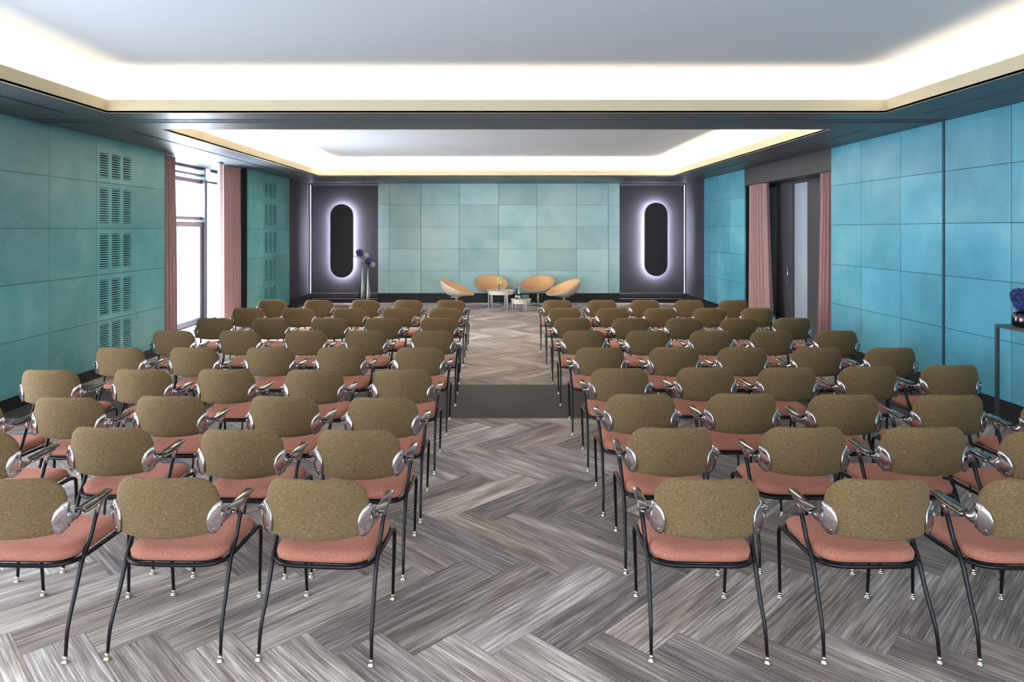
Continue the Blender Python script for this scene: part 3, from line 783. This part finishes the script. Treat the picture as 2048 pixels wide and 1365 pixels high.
# orchid in a slim clear vase
ox, oy = (999 - VX) / F * 16.2, 16.2
t = thing('orchid', 'pale yellow orchid spray in a small glass on the larger round table', 'flower', (ox, oy, .473))
b = MB(); b.tube(crom([(0, 0, .01), (.005, 0, .10), (-.01, 0, .2), (.02, 0, .29)], 4), .004, 6); b.build('stem', M['leaf'], t)
b = MB()
for (x, z) in ((-.035, .17), (.03, .19), (-.03, .22), (.025, .245), (-.02, .27), (.02, .295), (-.04, .25), (.0, .20)): blob(b, (x, rf.uniform(-.02, .02), z), .024, 0, rf, 8, .9)
b.build('bloom', M['yellow_petal'], t)
b = MB()
for a in (0, 2.2, 4.0): leaf(b, (0, 0, .09), (math.cos(a), math.sin(a), .5), .09, .02)
b.build('leaf', M['leaf'], t)
gv = thing('bud_vase', 'small clear glass around the orchid stem on the larger table', 'vase', (ox, oy, .473))
b = MB(); b.lathe([(.022, 0), (.028, .004), (.028, .075), (.024, .075), (.024, .008), (.001, .008)], seg=16); b.build('glass_body', M['clear_glass'], gv)
# bottles
for (px, Y, lab, cap) in ((1033, 16.05, 'left slim water bottle with dark label and white cap on the small table', 1), (1038.3, 15.95, 'right slim clear water bottle with white cap on the small table', 0)):
    t = thing('bottle', lab, 'bottle', ((px - VX) / F * Y, Y, .29), 0, 'water bottles on the small table')
    b = MB(); b.lathe([(.03, 0), (.034, .008), (.034, .15), (.026, .185), (.013, .22), (.012, .255)], seg=18); b.build('glass_body', M['clear_glass'] if not cap else M['bottle_dark'], t)
    b = MB(); b.lathe([(.0345, .03), (.0345, .075)], seg=18); b.build('bottle_label', M['plastic'], t)
    b = MB(); b.lathe([(.014, .25), (.014, .285), (.006, .288)], seg=12); b.build('cap', M['plastic'], t)
GL = [(1045.5, 15.93, 'front left glass of the tumblers beside the bottles'), (1051, 15.90, 'front middle glass of the tumblers on the small table'), (1055.5, 16.0, 'rightmost glass of the tumblers on the small table'), (1048.5, 16.08, 'back glass of the tumblers on the small table')]
for (px, Y, lab) in GL:
    b = MB(); b.lathe([(.026, 0), (.034, .004), (.037, .10), (.034, .10), (.031, .012), (.001, .012)], seg=16); o = b.build('drinking_glass', M['clear_glass']); o.location = ((px - VX) / F * Y, Y, .29)
    tag(o, 'clear ' + lab, 'glass', 'tumblers on the small table')

# ------------------------------------------------------------------ floor vases with flowers
def floor_vase(px, Y, h, rb, lab):
    X = (px - VX) / F * Y
    prof = [(rb * .8, 0), (rb, .02), (rb * 1.02, h * .18), (rb * .95, h * .34), (rb * .68, h * .5), (rb * .42, h * .64), (rb * .3, h * .8), (rb * .27, h * .95), (rb * .36, h)]
    inner = [(rb * .30, h), (rb * .21, h * .95), (rb * .24, h * .8), (rb * .3, h * .66), (.001, h * .6)]
    b = MB(); b.lathe(prof + inner, (0, 0, 0), 26); o = b.build('floor_vase', M['silver']); o.location = (X, Y, 0)
    tag(o, lab, 'vase', 'tall silver floor vases'); return X
X1 = floor_vase(724, 17.3, 1.07, .082, 'tall silver bottle-shaped floor vase, left and taller of the pair by the oval lamp')
X2 = floor_vase(735, 17.0, .94, .08, 'tall silver bottle-shaped floor vase, right and shorter of the pair by the aqua wall')
def flower(px, py, Y, bx, bz, r, m_, lab, nm, leaves=0):
    p = at(px, py, Y); t = thing(nm, lab, 'flower', (bx, Y, bz), 0, 'flowers in the floor vases')
    rel = p - Vector((bx, Y, bz))
    b = MB(); b.tube(crom([(0, 0, -.1), (0, 0, .02), (rel.x * .5, rel.y * .5, rel.z * .55), (rel.x, rel.y, rel.z - r * .5)], 4), .005, 6); b.build('stem', M['leaf'], t)
    b = MB(); blob(b, rel, r, 0, rf, 46, .34); b.build('bloom', M[m_], t)
    for k in range(leaves):
        b = MB(); a = k * 2.4 + 2.8; leaf(b, (rel.x * .6, rel.y, rel.z * .55), (math.cos(a), math.sin(a) * .5, .25), .20, .05); b.build('leaf', M['leaf'], t)
flower(719, 506, 17.3, X1, 1.07, .095, 'purple', 'purple hydrangea bloom, highest flower in the left tall vase', 'hydrangea', 3)
flower(732.5, 511, 17.28, X1 + .008, 1.07, .068, 'white_petal', 'white round bloom beside the purple one in the left tall vase', 'white_rose', 1)
flower(737, 523.5, 17.0, X2, .94, .085, 'purple', 'purple hydrangea bloom in the right shorter vase', 'hydrangea', 3)
flower(745, 529, 16.98, X2 + .008, .94, .066, 'white_petal', 'white round bloom lowest on the right in the shorter vase', 'white_rose', 1)

# ------------------------------------------------------------------ console table at the right edge
t = thing('console_table', 'tall narrow metal-framed console table by the turquoise wall at right edge', 'table', (4.72, 5.55, 0))
b = MB(); b.rbox((-.17, -.62, 1.055), (.17, .62, 1.062), .002, 0, 1); b.build('tabletop', M['soffit'], t)
b = MB()
for x in (-.185, .185): b.box((x - .013, -.64, 1.036), (x + .013, .64, 1.062))
for y in (-.627, .627): b.box((-.172, y - .013, 1.036), (.172, y + .013, 1.062))
b.build('top_frame', M['frame'], t)
for x in (-.185, .185):
    for y in (-.627, .627):
        b = MB(); b.box((x - .013, y - .013, 0), (x + .013, y + .013, 1.036)); b.build('leg', M['frame'], t)
b = MB(); b.lathe([(.075, 0), (.098, .012), (.103, .05), (.100, .10), (.085, .125), (.055, .137), (.05, .145), (.045, .145), (.05, .12), (.001, .03)], seg=30); o = b.build('vase', M['vase_dark']); o.location = (4.655, 6.0, 1.0625); tag(o, 'squat dark metallic vase on the console table', 'vase')
t = thing('hydrangea', 'blue hydrangea bouquet in the dark vase on the console table', 'flower', (4.655, 6.0, 1.207))
b = MB()
for (x, y, z, r) in ((0, 0, .10, .10), (-.05, -.02, .06, .07), (.05, .03, .07, .08), (.0, -.06, .05, .07), (.03, -.02, .15, .07), (-.03, .04, .13, .07)): blob(b, (x, y, z), r, 0, rf, 60, .24)
b.build('bloom', M['blue_petal'], t)
b = MB(); b.tube([(0, 0, -.06), (0, 0, .05)], .012, 6); b.build('stem', M['leaf'], t)
